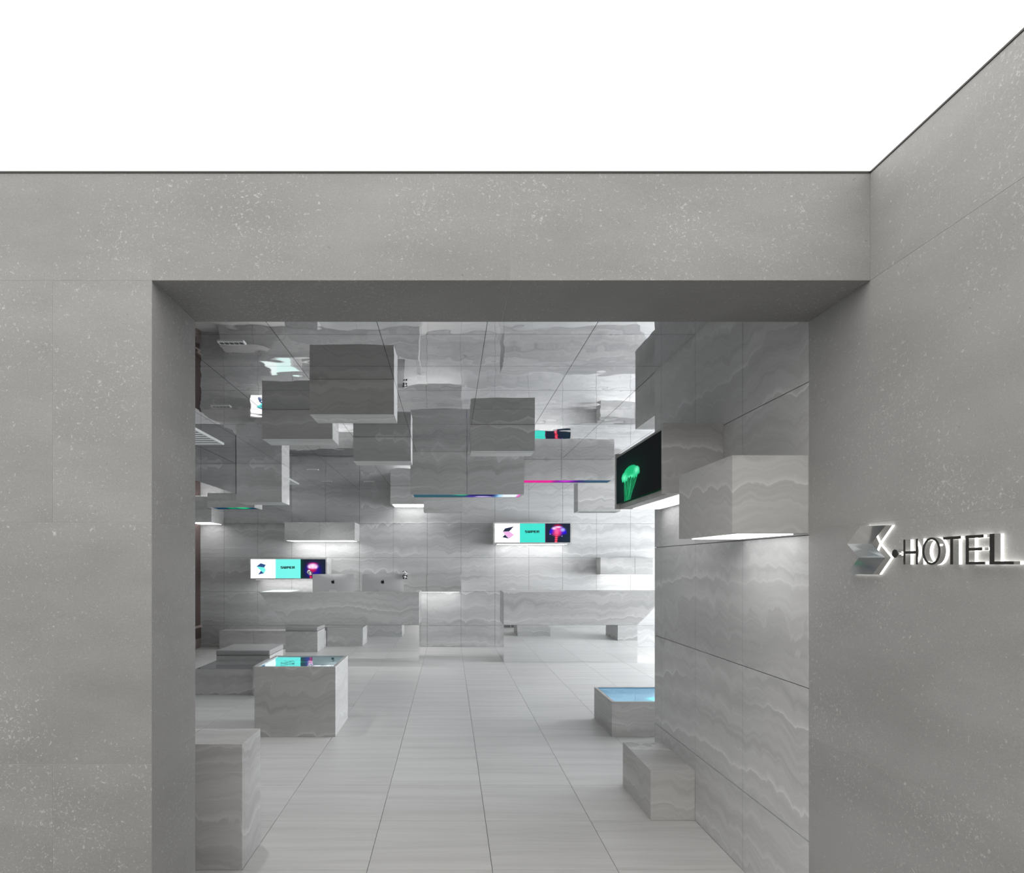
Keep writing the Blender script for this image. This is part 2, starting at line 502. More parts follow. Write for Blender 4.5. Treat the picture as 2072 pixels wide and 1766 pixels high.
for ya, yb, zs in ((PY0, 0.6, (0, Z1, Z2, ZO, ZT)), (0.6, Y1 - 0.0006, (0, Z1, Z2, ZO, ZT))):
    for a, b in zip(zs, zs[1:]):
        box('stone_panel', wall_side, (XW, XW + 0.0009, ya + 0.0006, yb - 0.0006, a + 0.0006, b - 0.0006), 'grey', 0.9 + 0.2 * random.random())  # high seed makes the side wall paler: brighter light put into the colour
wall_passage = struct(box('wall_passage', None, (PX0 - 0.1, PX0, PY0, Y0, 0, 2.85), 'grey', 0.3), 'left end wall of the passage', 'wall')
wall_behind = struct(box('wall_behind', None, (PX0 - 0.1, XW + 0.2, PY0 - 0.1, PY0, 0, 2.85), 'grey', 0.6), 'rear wall of the passage', 'wall')
floor_passage = struct(box('floor', None, (PX0, XW, PY0, Y0, -0.15, -0.012), 'joint'), 'stone tile floor of the passage outside', 'floor')
panels(floor_passage, 'z', 0.0, -0.012, lines(-2.194, XW, JX), lines(PY0, Y0, [3.124 - 0.6 * i for i in range(1, 15)][::-1]), 'grey', seeded=True)
box('bay_slab', floor_passage, (PX0, -2.194, PY0, Y0, -0.012, 0), 'grey', 0.5)
ceiling_light = struct(box('ceiling', None, (PX0, XW + 0.0009, PY0, Y0 + 0.0009, ZT + 0.0062, ZT + 0.06), 'lum'),
                       'glowing white stretched membrane ceiling of the passage', 'ceiling')
trim = struct(link('trim_1', None, None, (0, Y0, ZT)), 'thin dark shadow trim along the glowing ceiling edge', 'trim')
box('trim_strip', trim, (PX0, XW, Y0 - 0.003, Y0 + 0.0009, ZT + 0.0005, ZT + 0.006), 'dark_cell')
box('trim_strip', trim, (XW - 0.003, XW + 0.0009, PY0, Y0 - 0.004, ZT + 0.0005, ZT + 0.006), 'dark_cell')

# brown door on the left wall at the back
door = struct(link('door_1', None, None, (XL, 10.9, 0)), 'dark brown wooden panel door at the far left end of the lobby', 'door')
box('door_leaf', door, (XL + 0.001, XL + 0.03, 10.35, 11.47, 0.40, 2.16), 'brown')
box('door_sill', door, (XL + 0.001, XL + 0.06, 10.35, 11.47, 0.36, 0.40), 'brown_pale')
box('door_step', door, (XL + 0.001, XL + 0.04, 10.35, 11.47, 0.17, 0.36), 'brown')
box('door_plinth', door, (XL + 0.001, XL + 0.035, 10.35, 11.47, 0.002, 0.17), 'brown_pale')

# ------------------------------------------------------------------ stone boxes
def block(name, label, cat, b, group=None, splits=(), open_face=None, seed=None, t=0.022):
    """hollow box of stone slabs; the open face has only the slab edges as a rim"""
    x0, x1, y0, y1, z0, z1 = b
    root = thing(name, label, cat, ((x0 + x1) / 2, (y0 + y1) / 2, z0), group)
    sd = random.random() if seed is None else seed
    xs = [x0, *splits, x1]
    g = 0.002
    for i in range(len(xs) - 1):
        a = xs[i] + (g if i else 0)
        c = xs[i + 1] - (g if i < len(xs) - 2 else 0)
        ai, ci = a + (t if i == 0 else 0), c - (t if i == len(xs) - 2 else 0)
        box('front_panel', root, (a, c, y0, y0 + t, z0, z1), 'block', sd)
        box('back_panel', root, (a, c, y1 - t, y1, z0, z1), 'block', sd)
        if open_face != 'bottom':
            box('bottom_panel', root, (ai, ci, y0 + t, y1 - t, z0, z0 + t), 'block', sd)
        if open_face != 'top':
            box('top_panel', root, (ai, ci, y0 + t, y1 - t, z1 - t, z1), 'block', sd)
    za = z0 if open_face == 'bottom' else z0
    if open_face != 'left':
        box('side_panel', root, (x0, x0 + t, y0 + t, y1 - t, z0, z1), 'block', sd)
    box('side_panel', root, (x1 - t, x1, y0 + t, y1 - t, z0, z1), 'block', sd)
    return root

def light_under(root, x0, x1, y0, y1, z):
    o = box('light_panel', root, (x0, x1, y0, y1, z - 0.004, z - 0.0005), 'led')
    o['label'] = 'glowing white LED panel'
    return o

def picture(root, name, org, U, V, nu, nv, fn, mat='display', label=None):
    """flat screen of nu x nv cells coloured by fn(s, t) in sRGB, s along U, t along V"""
    base = world_of(root)
    s, t = np.meshgrid(np.linspace(0, 1, nu + 1), np.linspace(0, 1, nv + 1))
    rgb = fn(s, t)
    rgb = np.clip(rgb, 0, 1)
    rgb = np.where(rgb <= 0.04045, rgb / 12.92, ((rgb + 0.055) / 1.055) ** 2.4)
    o, u, v = (np.array(q, float) for q in (org, U, V))
    pts = o + s[..., None] * u + t[..., None] * v - np.array(base)
    idx = np.arange((nu + 1) * (nv + 1)).reshape(nv + 1, nu + 1)
    faces = np.stack([idx[:-1, :-1], idx[:-1, 1:], idx[1:, 1:], idx[1:, :-1]], -1).reshape(-1, 4)
    me = bpy.data.meshes.new(name)
    me.from_pydata(pts.reshape(-1, 3).tolist(), [], faces.tolist())
    ca = me.color_attributes.new('picture', 'FLOAT_COLOR', 'POINT')
    ca.data.foreach_set('color', np.concatenate([rgb.reshape(-1, 3), np.ones((rgb.shape[0] * rgb.shape[1], 1))], 1).astype(np.float32).ravel())
    me.materials.append(M[mat])
    ob = link(name, me, root)
    if label:
        ob['label'] = label
    return ob

def blob(s, t, cs, ct, rs, rt, p=1.0):
    return np.exp(-(((s - cs) / rs) ** 2 + ((t - ct) / rt) ** 2) ** p)

def C(r, g, b):
    return np.array([r, g, b], float)

def over(img, m, col):
    m = np.clip(m, 0, 1)[..., None]
    return img * (1 - m) + col * m

# hanging boxes: name of place, bounds
HG = 'stone boxes hanging from the mirror ceiling'
block('hanging_box', 'nearest grey stone box hanging upper left from the mirror ceiling', 'stone box',
      (-0.994, -0.394, 4.63, 4.924, 2.531, ZC - 0.001), HG)
block('hanging_box', 'grey stone ceiling box just left of and behind the nearest one', 'stone box',
      (-1.594, -0.994, 5.54, 5.84, 2.53, ZC - 0.001), HG)
block('hanging_box', 'small dark stone ceiling box touching the left edge of the large central one', 'stone box',
      (-0.994, -0.399, 6.73, 7.02, 2.53, ZC - 0.001), HG)
block('hanging_box', 'stone ceiling box overlapping the front of the large central screen box', 'stone box',
      (0.203, 0.804, 6.13, 6.43, 2.53, ZC - 0.001), HG)
block('hanging_box', 'tall grey stone ceiling box at left beside the bulkhead', 'stone box',
      (-2.79, -2.194, 8.524, 8.93, 2.276, ZC - 0.001), HG)
block('hanging_box', 'deep stone ceiling box peeking out under the large central screen box', 'stone box',
      (-0.396, 0.203, 10.0, 10.35, 2.276, ZC - 0.001), HG)
block('hanging_box', 'dark stone ceiling box at the end of the right lobby wall', 'stone box',
      (XW + 0.001, 2.0, YE + 0.002, 4.93, 2.485, ZC - 0.001), HG)

SG = 'ceiling boxes with a display in their underside'
def screen_box(label, b, splits, fn, nu=120, nv=24):
    x0, x1, y0, y1, z0, z1 = b
    r = block('screen_ceiling_box', label, 'screen box', b, SG, splits, 'bottom', t=0.026)
    picture(r, 'display', (x0 + 0.026, y0 + 0.026, z0 + 0.006), (x1 - x0 - 0.052, 0, 0), (0, y1 - y0 - 0.052, 0), nu, nv, fn,
            label='lit colour display in the underside')
    return r

def pic_center(s, t):
    im = np.zeros(s.shape + (3,)) + C(0.19, 0.36, 0.42)
    im = over(im, blob(s, t, 0.45, 0.1, 0.08, 0.35, 2), C(0.2, 0.75, 0.52))
    im = over(im, np.clip((s - 0.49) * 20, 0, 1), C(0.08, 0.10, 0.36))
    im = over(im, blob(s, t, 0.64, 0.95, 0.12, 0.35, 2), C(0.80, 0.72, 0.95))
    im = over(im, blob(s, t, 0.54, 0.9, 0.05, 0.4, 2), C(0.30, 0.22, 0.62))
    im = over(im, np.clip((s - 0.74) * 16, 0, 1), C(0.50, 0.80, 0.96))
    im = over(im, np.clip((s - 0.78) * 14, 0, 1), C(0.94, 0.98, 1.0))
    im = over(im, np.clip((s - 0.965) * 60, 0, 1), C(0.90, 0.45, 0.80))
    return im
def pic_pink(s, t):
    im = np.zeros(s.shape + (3,)) + C(0.92, 0.14, 0.60)
    im = over(im, np.clip((s - 0.42) * 12, 0, 1), C(0.22, 0.07, 0.45))
    im = over(im, blob(s, t, 0.56, 0.5, 0.09, 0.5), C(0.85, 0.22, 0.85))
    im = over(im, np.clip((s - 0.66) * 8, 0, 1), C(0.19, 0.33, 0.44))
    return im
def pic_green(s, t):
    im = np.zeros(s.shape + (3,)) + C(0.06, 0.22, 0.33)
    im = over(im, blob(s, t, 0.42, 0.5, 0.10, 0.35, 2), C(0.02, 0.66, 0.38))
    im = over(im, blob(s, t, 0.68, 0.45, 0.16, 0.40, 2), C(0.10, 0.88, 0.52))
    return im
def pic_dim(s, t):
    im = np.zeros(s.shape + (3,)) + C(0.50, 0.53, 0.53)
    im = over(im, 0.5 * blob(s, t, 0.65, 0.4, 0.25, 0.4, 2) * (0.5 + 0.5 * np.sin(s * 90)), C(0.62, 0.74, 0.71))
    return im
screen_box('large central stone ceiling box with a multicolour display underneath', (-0.456, 0.871, 7.61, 8.0, 2.281, ZC - 0.001), (0.204,), pic_center)
screen_box('stone ceiling box with a magenta to blue display underneath, right of centre', (0.741, 2.071, 8.18, 8.5, 2.521, ZC - 0.001), (1.406,), pic_pink)
screen_box('small low stone box at far left with a green jellyfish display underneath', (-3.486, -2.808, 9.385, 9.77, 2.283, ZD - 0.001), (), pic_green, 80)
screen_box('pale stone ceiling box with a dim display underneath, beside the jellyfish screen', (2.006, 2.67, 10.17, 10.5, 2.289, ZC - 0.001), (), pic_dim, 160)

# boxes on the back wall
WG = 'lit stone boxes on the back wall'
YW = YB - 0.001
r = block('wall_box', 'short stone wall box with a lit underside over the brown door corner', 'wall box', (XL + 0.001, -3.994, 10.93, YW, 2.167, ZD - 0.001), WG)
light_under(r, XL + 0.03, -4.02, 10.95, YW - 0.05, 2.167)
r = block('wall_box', 'wide stone wall box with a lit underside above the left screen', 'wall box', (-2.775, -1.593, 10.96, YW, 1.864, 2.17), WG, (-2.19,))
light_under(r, -2.74, -1.63, 10.98, YW - 0.04, 1.864)
r = block('wall_box', 'stone box in the back wall top corner with a bright underside behind the central boxes', 'wall box', (-0.993, -0.394, 10.95, YW, 2.474, ZC - 0.001), WG)
light_under(r, -0.96, -0.42, 10.97, YW - 0.04, 2.474)
r = block('wall_box', 'stone wall shelf box with lit underside above the right desk', 'wall box', (2.603, 3.506, 11.22, YW, 1.284, 1.578), WG, (3.196,))
light_under(r, 2.64, 3.47, 11.25, YW - 0.04, 1.284)
r = block('wall_box', 'stone wall box with lit underside behind the right-hand computer', 'wall box', (-0.993, 0.203, 11.22, YW, 0.985, 1.288), WG, (-0.394,))
light_under(r, -0.96, 0.17, 11.25, YW - 0.04, 0.985)

# logo ribbon + lettering + jellyfish wall screens
FONT = {   # blocky stencil capitals on a 5 x 5 grid (column ranges, rows from the bottom)
    'S': [(0.2, 5, 4, 5), (0, 2.1, 2.5, 4.2), (0.6, 4.9, 2.3, 3.2), (2.9, 4.9, 0.8, 2.6), (0, 4.7, 0, 1.2)],
    'U': [(0, 2.1, 0.3, 5), (0.3, 4.9, 0, 1.5), (2.9, 5, 0, 5)],
    'P': [(0, 2.1, 0, 5), (1.8, 4.6, 3.9, 5), (3.2, 5, 2.0, 4.7), (1.8, 4.6, 1.3, 2.4)],
    'E': [(0, 2.1, 0, 5), (2.0, 5, 3.9, 5), (2.0, 4.6, 2.0, 3.1), (2.0, 5, 0, 1.2)],
    'R': [(0, 2.1, 0, 5), (1.8, 4.6, 3.9, 5), (3.2, 5, 2.7, 4.7), (1.8, 4.6, 1.8, 2.8), (3.2, 5, 0, 1.6)],
}
def lettering(root, name, text, org, U, V, w, h, gap, mat):
    vs, fs = [], []
    o, u, v = Vector(org), Vector(U), Vector(V)
    cw = (w - gap * (len(text) - 1)) / len(text)
    for i, ch in enumerate(text):
        for a, b, c, d in FONT[ch]:
            n = len(vs)
            for p, q in ((a, c), (b, c), (b, d), (a, d)):
                vs.append(o + u * (i * (cw + gap) + p / 5 * cw) + v * (q / 5 * h))
            fs.append((n, n + 1, n + 2, n + 3))
    return mesh(name, root, vs, fs, mat)

def flat(root, name, pts, org, U, V, mat):
    o, u, v = Vector(org), Vector(U), Vector(V)
    return mesh(name, root, [o + u * a + v * b for a, b in pts], [tuple(range(len(pts)))], mat)

def jelly_right(s, t):
    im = np.zeros(s.shape + (3,)) + C(0.10, 0.14, 0.22)
    im = over(im, np.clip(1 - s / 0.06, 0, 1) * 0.9, C(0.50, 0.05, 0.30))
    im = over(im, np.clip((s - 0.5) * 0.9, 0, 1) * (1 - t), C(0.12, 0.26, 0.26))
    dome = ((s - 0.51) / 0.36) ** 2 + ((t - 0.50) / 0.38) ** 2
    d = np.clip((1 - dome) * 6, 0, 1) * np.clip((t - 0.30 - 0.25 * np.abs(s - 0.51)) * 8, 0, 1)
    im = over(im, d, C(0.13, 0.05, 0.85))
    im = over(im, blob(s, t, 0.50, 0.66, 0.20, 0.24, 2), C(0.93, 0.25, 0.62))
    im = over(im, blob(s, t, 0.50, 0.91, 0.16, 0.04, 1.5) * 0.9, C(0.75, 0.03, 0.22))
    im = over(im, blob(s, t, 0.36, 0.74, 0.10, 0.07, 1.5), C(1.0, 0.9, 1.0))
    im = over(im, blob(s, t, 0.52, 0.81, 0.14, 0.05, 1.5), C(1.0, 0.92, 0.99))
    im = over(im, blob(s, t, 0.70, 0.67, 0.10, 0.10, 1.5), C(0.72, 0.75, 1.0))
    im = over(im, blob(s, t, 0.46, 0.45, 0.19, 0.14, 2) * 0.9, C(0.93, 0.18, 0.42))
    im = over(im, blob(s, t, 0.46, 0.55, 0.09, 0.2, 1.5) * 0.7, C(1.0, 0.5, 0.68))
    st = np.clip(1 - np.abs(s - 0.43 - 0.06 * t) / 0.075, 0, 1) * np.clip((0.45 - t) * 10, 0, 1)
    im = over(im, st * 1.8, C(0.93, 0.12, 0.26))
    im = over(im, st * np.clip(np.sin(t * 55) * 0.9, 0, 1), C(1.0, 0.72, 0.78))
    im = over(im, blob(s, t, 0.20, 0.44, 0.025, 0.03), C(0.8, 0.7, 1))
    im = over(im, blob(s, t, 0.67, 0.33, 0.025, 0.03), C(0.7, 0.6, 1))
    return im
def jelly_left(s, t):
    im = np.zeros(s.shape + (3,)) + C(0.09, 0.13, 0.20)
    im = over(im, np.clip(1 - s / 0.16, 0, 1) * 0.9, C(0.02, 0.27, 0.17))
    im = over(im, blob(s, t, 0.50, 0.40, 0.33, 0.42, 2), C(0.12, 0.05, 0.62))
    im = over(im, blob(s, t, 0.50, 0.77, 0.20, 0.07, 1.5) * 0.8, C(0.80, 0.05, 0.35))
    im = over(im, blob(s, t, 0.47, 0.46, 0.18, 0.16, 2), C(0.80, 0.08, 0.34))
    im = over(im, blob(s, t, 0.49, 0.63, 0.22, 0.15, 3), C(0.98, 0.66, 0.93))
    im = over(im, blob(s, t, 0.49, 0.64, 0.10, 0.11, 1), C(1.0, 0.96, 1.0))
    im = over(im, blob(s, t, 0.35, 0.60, 0.05, 0.08, 1), C(1.0, 0.97, 1.0))
    im = over(im, blob(s, t, 0.62, 0.58, 0.05, 0.07, 1), C(1.0, 0.95, 1.0))
    im = over(im, blob(s, t, 0.41, 0.12, 0.05, 0.22, 2), C(0.92, 0.12, 0.28))
    return im

def wall_screen(label, x0, x1, z0, z1, yf, logo, logo_mats, mid_mat, jelly, divider):
    m = 0.024
    r = block('screen_wall_box', label, 'screen', (x0 - m, x1 + m, yf, YW, z0 - m, z1 + m), 'wall boxes with three-part display', (), None)
    w, h = x1 - x0, z1 - z0
    ys = yf - 0.002
    a, b = x0 + w * 0.333, x0 + w * 0.667
    U, V = (1, 0, 0), (0, 0, 1)
    pw = box('display', r, (x0, a, ys, yf - 0.0002, z0, z1), 'white_lit'); pw['label'] = 'white display part with the folded ribbon logo'
    pm = box('display', r, (a, b, ys, yf - 0.0002, z0, z1), mid_mat); pm['label'] = 'turquoise display part with black lettering'
    picture(r, 'display', (b, ys, z0), (x1 - b, 0, 0), (0, 0, h), 110, 85, jelly, label='dark display part with a glowing pink jellyfish')
    pw_w = a - x0
    for pts, mt in zip(logo, logo_mats):
        flat(pw, 'logo_facet', [(p * pw_w, q * h) for p, q in pts], (x0, ys - 0.0012, z0), U, V, mt)
    tw, th = (b - a) * 0.57, h * 0.125
    lettering(pm, 'lettering', 'SUPER', (a + (b - a) * 0.2, ys - 0.0012, z0 + h * 0.505), U, V, tw, th, tw * 0.022, 'ink')
    return r
def zc(pts, x0, y0, w, h):      # crop pixels of a display part to its 0..1 square
    return [((x - x0) / w, 1 - (y - y0) / h) for x, y in pts]
lg_r = [zc(q, 125, 170, 580, 440) for q in ([(310, 362), (365, 285), (565, 240), (460, 352)], [(310, 368), (460, 354), (570, 435), (455, 520)], [(362, 428), (450, 520), (303, 490)])]
lg_l = [zc(q, 200, 195, 580, 440) for q in ([(338, 362), (432, 288), (552, 324), (516, 382)], [(338, 362), (516, 382), (552, 440), (510, 520), (440, 462)], [(440, 462), (510, 520), (375, 548)])]
r = wall_screen('three-part display box with pink ribbon logo on the back wall, right of centre', 0.771, 2.059, 1.835, 2.158, 11.1, lg_r, ('navy_lit', 'pink_lit', 'navy_lit'), 'teal_lit', jelly_right, False)
light_under(r, 0.83, 2.02, 11.2, YW - 0.04, 1.811)
r = wall_screen('three-part display box with turquoise ribbon logo behind the computers, left', -3.387, -2.111, 1.224, 1.549, 11.1, lg_l, ('blue_lit', 'aqua_lit', 'blue_lit'), 'aqua_lit', jelly_left, True)
light_under(r, -3.33, -2.17, 11.2, YW - 0.04, 1.2)

# boxes on the right lobby wall
r = block('bracket_box', 'stone box jutting from the right wall nearest the opening, lit beneath', 'wall box', (1.107, XW - 0.001, Y1 + 0.003, 3.14, 1.588, 1.893), 'stone boxes on the right wall', seed=0.37)
light_under(r, 1.15, XW - 0.03, Y1 + 0.06, 3.09, 1.588)
r = block('bracket_screen_box', 'stone box on the right wall with a black green-jellyfish display', 'screen', (1.097, XW - 0.001, 3.341, 4.32, 1.83, 2.192), 'stone boxes on the right wall', open_face='left', t=0.03, seed=0.81)
light_under(r, 1.2, XW - 0.03, 3.4, 4.26, 1.83)
rng = np.random.RandomState(3)
def jelly_green(s, t):
    L, H = 0.92, 0.302              # metres along the wall (s from far to near) and up
    X, Z = s * L, t * H
    im = np.zeros(s.shape + (3,)) + C(0.075, 0.085, 0.085)
    im = over(im, blob(X, Z, 0.15, 0.10, 0.30, 0.2) * 0.6, C(0.08, 0.13, 0.16))
    cx, cz = 0.318, 0.158
    n = np.zeros(s.shape)
    for q in range(60):                      # trailing tentacles
        e = rng.uniform(-1, 1)
        x0 = cx + 0.02 + 0.15 * e
        ph, am = rng.uniform(0, 6.3), rng.uniform(0.004, 0.02)
        dep_z = np.clip(cz - 0.02 - Z, 0, 1)
        xx = x0 - dep_z * (0.55 + 0.62 * e) + am * np.sin(Z * rng.uniform(22, 40) + ph) * np.clip(dep_z * 14, 0, 1)
        wd = rng.uniform(0.0022, 0.006)
        n = np.maximum(n, np.exp(-((X - xx) / wd) ** 2) * (Z < cz) * rng.uniform(0.25, 0.95) * np.clip(1.25 - dep_z * rng.uniform(1.5, 6), 0, 1))
    glow = blob(X, Z, cx - 0.03, 0.06, 0.16, 0.11)
    im = over(im, glow * 0.35, C(0.03, 0.30, 0.18))
    im = over(im, n * 0.95, C(0.12, 0.80, 0.48))
    im = over(im, np.clip(n - 0.75, 0, 1) * 2.5, C(0.45, 1.0, 0.75))
    d = np.minimum(((X - cx) / 0.15) ** 2 + ((Z - cz - 0.014) / 0.036) ** 2,
                   np.minimum(((X - cx + 0.115) / 0.085) ** 2 + ((Z - cz + 0.006) / 0.034) ** 2,
                              ((X - cx - 0.105) / 0.10) ** 2 + ((Z - cz + 0.004) / 0.036) ** 2))
    d = d + 0.22 * np.sin(X * 120) * (Z < cz - 0.008)
    bell = np.clip((1 - d) * 5, 0, 1)
    st = 0.5 + 0.5 * np.sin((X - cx) * 190 / (0.55 + np.abs(Z - cz - 0.05) * 9))
    im = over(im, bell, C(0.07, 0.66, 0.40))
    im = over(im, bell * st * 0.55, C(0.22, 0.93, 0.64))
    im = over(im, bell * blob(X, Z, cx - 0.13, cz - 0.008, 0.055, 0.022), C(0.45, 1.0, 0.78))
    im = over(im, bell * blob(X, Z, cx + 0.14, cz + 0.004, 0.05, 0.022), C(0.5, 1.0, 0.8))
    im = over(im, bell * blob(X, Z, cx, cz - 0.02, 0.09, 0.012), C(0.4, 1.0, 0.75))
    im = over(im, blob(X, Z, cx, cz, 0.25, 0.08) * (1 - bell) * (1 - np.clip(n, 0, 1)) * 0.3, C(0.03, 0.35, 0.18))
    return im
picture(r, 'display', (1.101, 4.29, 1.86), (0, -0.92, 0), (0, 0, 0.302), 260, 110, jelly_green, label='black display with a glowing green jellyfish')

# ------------------------------------------------------------------ boxes on the floor
FG = 'stone boxes standing on the lobby floor'
block('floor_box', 'tall stone box beside the left jamb in the foreground', 'stone box', (-1.594, -0.994, 3.124, 3.424, 0.001, 0.603), FG, (-1.30,), seed=0.11)
block('floor_box', 'short stone bench box against the right wall', 'bench', (1.151, XW - 0.001, 3.727, 4.324, 0.001, 0.287), FG, seed=0.52)
block('floor_box', 'wide low stone bench against the back wall at left', 'bench', (-3.965, -2.3, 11.22, YW, 0.001, 0.315), FG, (-3.378, -2.79))
block('floor_box', 'low stone box tucked behind the lit display cube', 'stone box', (-2.185, -1.545, 7.24, 7.83, 0.001, 0.33), FG)
block('floor_box', 'stone box in the side bay seen mirrored in the right desk plinth', 'stone box', (3.23, 3.9, 6.0, 6.94, 0.001, 0.6), FG)

def pic_cube(s, t):
    im = np.zeros(s.shape + (3,)) + C(0.03, 0.16, 0.20)
    im = over(im, blob(s, t, 0.45, 0.45, 0.35, 0.05, 1.5) * 0.6, C(0.05, 0.55, 0.36))
    return im
TW = 0.026
cb = (-1.653, -0.967, 5.524, 6.2, 0.001, 0.596)
r = block('display_cube', 'stone cube on the floor with a glossy display top mirroring turquoise and white', 'display cube', cb, FG, (), 'top', t=TW, seed=0.23)
o = picture(r, 'display', (cb[0] + TW, cb[2] + TW, cb[5] - 0.006), (cb[1] - cb[0] - 2 * TW, 0, 0), (0, cb[3] - cb[2] - 2 * TW, 0), 110, 60, pic_cube, 'gloss', 'glossy dark teal display mirroring the wall screen')
vs, fs = [], []
random.seed(21)
xx = -1.17
while xx < -1.005:                                   # line of small slanted unreadable writing
    w = random.uniform(0.004, 0.011)
    n = len(vs)
    for a, b in ((0, 0), (w, 0), (w + 0.007, 0.035), (0.007, 0.035)):
        vs.append((xx + a, 5.60 + b, cb[5] - 0.0048))
    fs.append((n, n + 1, n + 2, n + 3))
    xx += w + random.choice((0.003, 0.003, 0.009))
mesh('fine_print', o, vs, fs, 'white_lit')
def pic_pool(s, t):
    im = np.zeros(s.shape + (3,)) + C(0.04, 0.33, 0.46)
    im = over(im, blob(s, t, 0.66, 0.18, 0.16, 0.15, 2), C(0.10, 0.85, 0.78))
    return im
pb = (1.378, 2.055, 5.524, 6.2, 0.001, 0.298)
r = block('display_cube', 'low stone box with a blue display top beside the right wall end', 'display cube', pb, FG, (), 'top', t=TW, seed=0.66)
picture(r, 'display', (pb[0] + TW, pb[2] + TW, pb[5] - 0.006), (pb[1] - pb[0] - 2 * TW, 0, 0), (0, pb[3] - pb[2] - 2 * TW, 0), 80, 60, pic_pool, 'gloss_blue', 'glossy lit blue display')

tb = (-2.86, -2.197, 7.31, 7.955, 0.001, 0.286)
r = block('glass_top_table', 'low stone box table with a smoked glass top in front of the cushioned stool', 'table', tb, FG, (), 'top', t=0.02, seed=0.42)
box('glass_top', r, (tb[0] + 0.012, tb[1] - 0.012, tb[2] + 0.012, tb[3] - 0.012, tb[5] - 0.008, tb[5] + 0.004), 'glass_top')

def cushion(parent, b, rad, mat):
    bm = bmesh.new()
    bmesh.ops.create_cube(bm, size=1.0)
    x0, x1, y0, y1, z0, z1 = b
    base = world_of(parent)
    for v in bm.verts:
        v.co = Vector(((x0 + x1) / 2 + v.co.x * (x1 - x0), (y0 + y1) / 2 + v.co.y * (y1 - y0), (z0 + z1) / 2 + v.co.z * (z1 - z0))) - base
    bmesh.ops.bevel(bm, geom=list(bm.edges), offset=rad, segments=4, profile=0.6, affect='EDGES')
    me = bpy.data.meshes.new('cushion'); bm.to_mesh(me); bm.free()
    for p in me.polygons:
        p.use_smooth = True
    me.materials.append(M[mat])
    return link('cushion', me, parent)
sb = (-2.85, -2.197, 7.965, 8.60, 0.001, 0.345)
r = block('cushioned_stool', 'stone block stool with a grey padded seat behind the glass-topped table', 'stool', sb, FG, seed=0.77)
cushion(r, (sb[0] - 0.006, sb[1] + 0.006, sb[2] - 0.006, sb[3] + 0.006, 0.346, 0.412), 0.02, 'cushion')

# ------------------------------------------------------------------ reception desks
ZA, ZB = 0.558, 1.048
YF, YK = 9.724, 10.47
def slab_end(x_bot, x_top):
    return [(x_bot, ZA), (x_top, ZB)]

# left desk: slanted end at the left
r = thing('reception_desk', 'long stone reception desk with two computers, slanted left end, mirror plinth', 'desk', (-1.5, 10.1, 0), 'reception desks')
xl0, xl1, xr0 = -2.448, -2.849, -0.453
prism('front_panel', r, [(xl0, YF, ZA), (xr0, YF, ZA), (xr0, YF, ZB), (xl1, YF, ZB)], (0, 0.04, 0), 'block', 0.05)
prism('counter_end', r, [(xl0 + 0.02, YF + 0.041, ZA), (-2.36, YF + 0.041, ZA), (-2.36, YF + 0.041, ZB), (xl1 + 0.0, YF + 0.041, ZB)], (0, YK - YF - 0.041, 0), 'block', 0.05)
box('side_panel', r, (-0.51, xr0, YF + 0.041, YK, ZA, ZB), 'block', 0.05)
box('worktop', r, (-2.358, -0.512, YF + 0.042, YK, 0.74, 0.78), 'block', 0.05)
o = mesh('counter_display', r, [(-2.83, YF + 0.03, ZB + 0.002), (-2.40, YF + 0.03, ZB + 0.002), (-2.40, YK - 0.01, ZB + 0.002), (-2.83, YK - 0.01, ZB + 0.002)], [(0, 1, 2, 3)], 'mint_lit')
o['label'] = 'glowing pale mint counter top'
box('mirror_front', r, (xl0, xr0, YF, YF + 0.012, 0.001, ZA - 0.002), 'mirror_desk')
box('mirror_side', r, (xr0 - 0.012, xr0, YF + 0.0125, YK, 0.001, ZA - 0.002), 'mirror_desk')
box('mirror_side', r, (xl0, xl0 + 0.012, YF + 0.0125, YK, 0.001, ZA - 0.002), 'mirror_desk')
box('plinth_back', r, (xl0 + 0.013, xr0 - 0.013, YK - 0.02, YK, 0.001, 0.738), 'block', 0.05)

# right desk: slanted end at the right
r = thing('reception_desk', 'bare stone reception desk at right with slanted right end and mirror plinth', 'desk', (2.0, 10.1, 0), 'reception desks')
prism('desk_box', r, [(0.811, YF, ZA), (2.806, YF, ZA), (3.296, YF, ZB), (0.811, YF, ZB)], (0, YK - YF, 0), 'block', 0.57)
box('mirror_front', r, (0.811, 2.806, YF, YF + 0.012, 0.001, ZA - 0.002), 'mirror_desk')
box('mirror_side', r, (0.811, 0.823, YF + 0.0125, YK, 0.001, ZA - 0.002), 'mirror_desk')
box('mirror_side', r, (2.794, 2.806, YF + 0.0125, YK, 0.001, ZA - 0.002), 'mirror_desk')
box('plinth_back', r, (0.824, 2.793, YK - 0.02, YK, 0.001, ZA - 0.002), 'block', 0.57)

# ------------------------------------------------------------------ computers
def apple_outline():
    """outline of the bitten fruit mark, unit height about 1"""
    pts = []
    right = [(0.0, 0.60), (0.12, 0.66), (0.24, 0.68), (0.36, 0.63), (0.42, 0.56)]
    bite = [(0.33, 0.48), (0.29, 0.38), (0.30, 0.27), (0.37, 0.18), (0.46, 0.13)]
    low_r = [(0.41, 0.0), (0.33, -0.14), (0.24, -0.22), (0.14, -0.22), (0.0, -0.17)]
    low_l = [(-0.14, -0.22), (-0.24, -0.21), (-0.34, -0.10), (-0.43, 0.08), (-0.46, 0.26), (-0.44, 0.42), (-0.36, 0.58), (-0.24, 0.67), (-0.12, 0.66)]
    return right + bite + low_r + low_l
LEAF = [(0.0, 0.70), (0.02, 0.82), (0.10, 0.93), (0.22, 0.98), (0.21, 0.86), (0.13, 0.75)]

